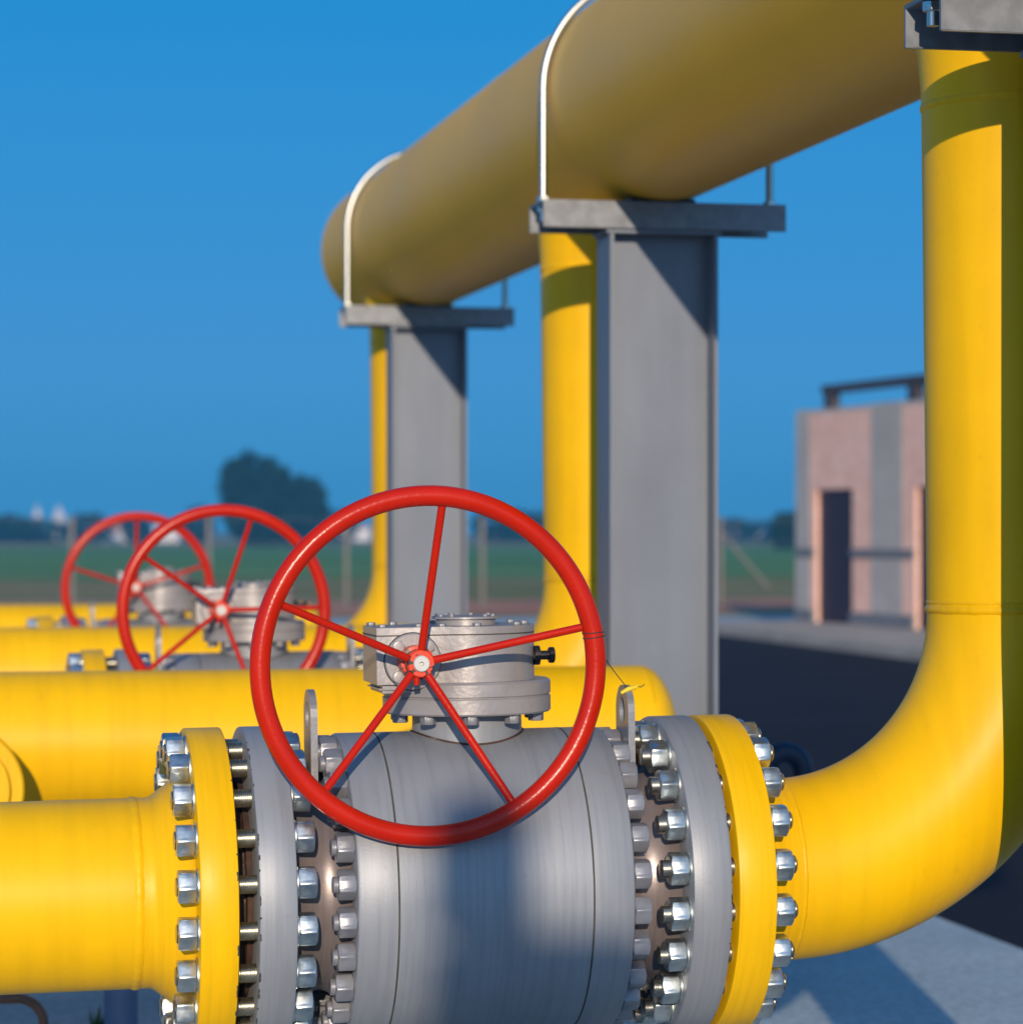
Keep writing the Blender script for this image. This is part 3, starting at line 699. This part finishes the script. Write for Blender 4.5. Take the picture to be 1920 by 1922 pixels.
tree(478, ZT, [(0, 4.2, 2.9, 3.8), (0.7, 2.4, 3.2, 2.4), (1.5, 4.9, 1.8, 2.1), (-1.3, 5.9, 1.5, 1.5)], 'tall dark round-topped tree on the horizon behind the middle handwheel', seed=3)
tree(575, ZT + 4, [(0, 3.4, 1.85, 2.6), (-1.2, 2.2, 1.9, 2.1)], 'shorter dark tree on the right side of the tall horizon tree', seed=4)
far = [(15, 300, 3.2, 1.5), (75, 305, 3.4, 1.3), (-40, 298, 3.4, 1.7), (170, 320, 2.6, 1.7), (255, 310, 1.6, 1.6), (372, 300, 1.7, 2.0), (632, 330, 2.6, 1.9), (930, 300, 2.4, 2.0), (980, 305, 2.8, 1.8), (1040, 310, 3.0, 1.9), (1372, 330, 3.0, 1.5), (1440, 335, 3, 1.3), (1474, 200, 0.9, 1.35), (1520, 200, 2.0, 1.5), (1600, 300, 4, 2), (1850, 300, 5, 2), (-140, 300, 5, 2)]
lbl = ['low dark tree at the far left edge of the horizon', 'low dark tree between the two pale towers on the left', 'low tree beyond the left edge of the field', 'rounded tree left of the smallest handwheel',
       'narrow tree inside the smallest handwheel', 'dark tree inside the overlap of the two far handwheels', 'low tree behind the right rim of the middle handwheel', 'low dark tree between the two grey columns, the left one', 'low dark tree between the two grey columns, middle one',
       'low dark tree just left of the central yellow riser', 'hazy low tree right of the nearer column', 'hazy low tree left of the pink building', 'dark tree touching the corner of the pink building', 'tree behind the pink building corner', 'tree hidden behind the pink building', 'tree hidden behind the right riser', 'tree left outside the field']
for i, (px, Z, rx, rz) in enumerate(far):
    tree(px, Z, [(0, rz * 0.95, rx, rz)], lbl[i], n=500, seed=20 + i, leaf=0.4)
# ---------- far houses
def house(px, Z, wd, ht, label, tower=False, roof='tile'):
    x, y = pos(px, Z)
    t = thing('white_house' if not tower else 'church_tower', label, 'house' if not tower else 'tower', (x, y, 0), (0, 0, -YAW), 'pale buildings on the horizon')
    MB().box(-wd / 2, wd / 2, 0, wd, 0, ht).obj('wall', 'white', t)
    if tower: MB().lathe([(ht, wd * 0.6), (ht + 3.2, 0)], (0, 0, 1), (0, wd / 2, 0), 4).obj('spire', 'white', t)
    else: MB().prism([(-wd / 2 - 0.3, ht), (0, ht + wd * 0.18), (wd / 2 + 0.3, ht)], -0.3, wd, Matrix(((1, 0, 0, 0), (0, 0, 1, 0), (0, 1, 0, 0), (0, 0, 0, 1)))).obj('roof', roof, t)
house(68, 420, 1.8, 2.2, 'small pale spired tower above the trees at the far left', True)
house(108, 430, 2.4, 2.2, 'second pale tower on the left horizon', True)
house(205, 330, 6, 1.6, 'long white farmhouse on the horizon inside the smallest handwheel')
house(312, 340, 3, 2.0, 'white house on the horizon inside both far handwheels')
house(660, 380, 5, 1.8, 'pale house on the horizon left of the farthest riser')
house(1385, 400, 7, 1.4, 'pinkish farmhouse on the horizon left of the pink building')

# ---------- added unseen boxes behind the camera, shaped to cast the front valve's soft shadow
D = 10.0
tgt = Vector((0.905, Y0 - 0.25, 0))
P = tgt + Vector((TO_SUN.x, TO_SUN.y, 0)).normalized() * D
za = 0.90 + (D - 0.04) * tan(SUN_EL); zc = 0.64 + D * tan(SUN_EL)
cb = thing('shadow_caster', 'added grey stepped box behind the camera that shadows the front valve', 'shadow caster', (P.x, P.y, 0.03), (0, 0, -YAW - PHI))
MB().box(-0.088, 0.30, -0.25, 0.0, 0.0, zc - 0.03).obj('lower_box', 'galv', cb, bevel=0.03, bseg=4)
MB().box(-0.085, 0.085, -0.20, -0.03, zc - 0.03, za - 0.03).obj('upper_box', 'galv', cb, bevel=0.03, bseg=4)
dr = MB().box(-0.07, 0.28, 0.0, 0.012, 0.1, zc - 0.08).obj('door', 'galv', cb, bevel=0.003)  # panel and handle only dress the added shadow caster
MB().box(0.24, 0.26, 0.012, 0.03, 0.8, 0.92).obj('handle', 'dark', dr, bevel=0.003)

# ---------- haze
hz = MB().box(-420, 520, -25, 640, -1.2, 14).obj('haze', 'white'); tag(hz, 'thin blue summer haze over the flat fields', 'haze', kind='stuff')
hm = bpy.data.materials.new('haze_air'); hm.use_nodes = True
for n_ in list(hm.node_tree.nodes): hm.node_tree.nodes.remove(n_)
ho = hm.node_tree.nodes.new('ShaderNodeOutputMaterial'); hv = hm.node_tree.nodes.new('ShaderNodeVolumePrincipled')
hv.inputs['Color'].default_value = (0.08, 0.5, 0.95, 1); hv.inputs['Density'].default_value = 0.0010; hv.inputs['Anisotropy'].default_value = 0.0
hm.node_tree.links.new(hv.outputs[0], ho.inputs['Volume']); hz.data.materials.clear(); hz.data.materials.append(hm)
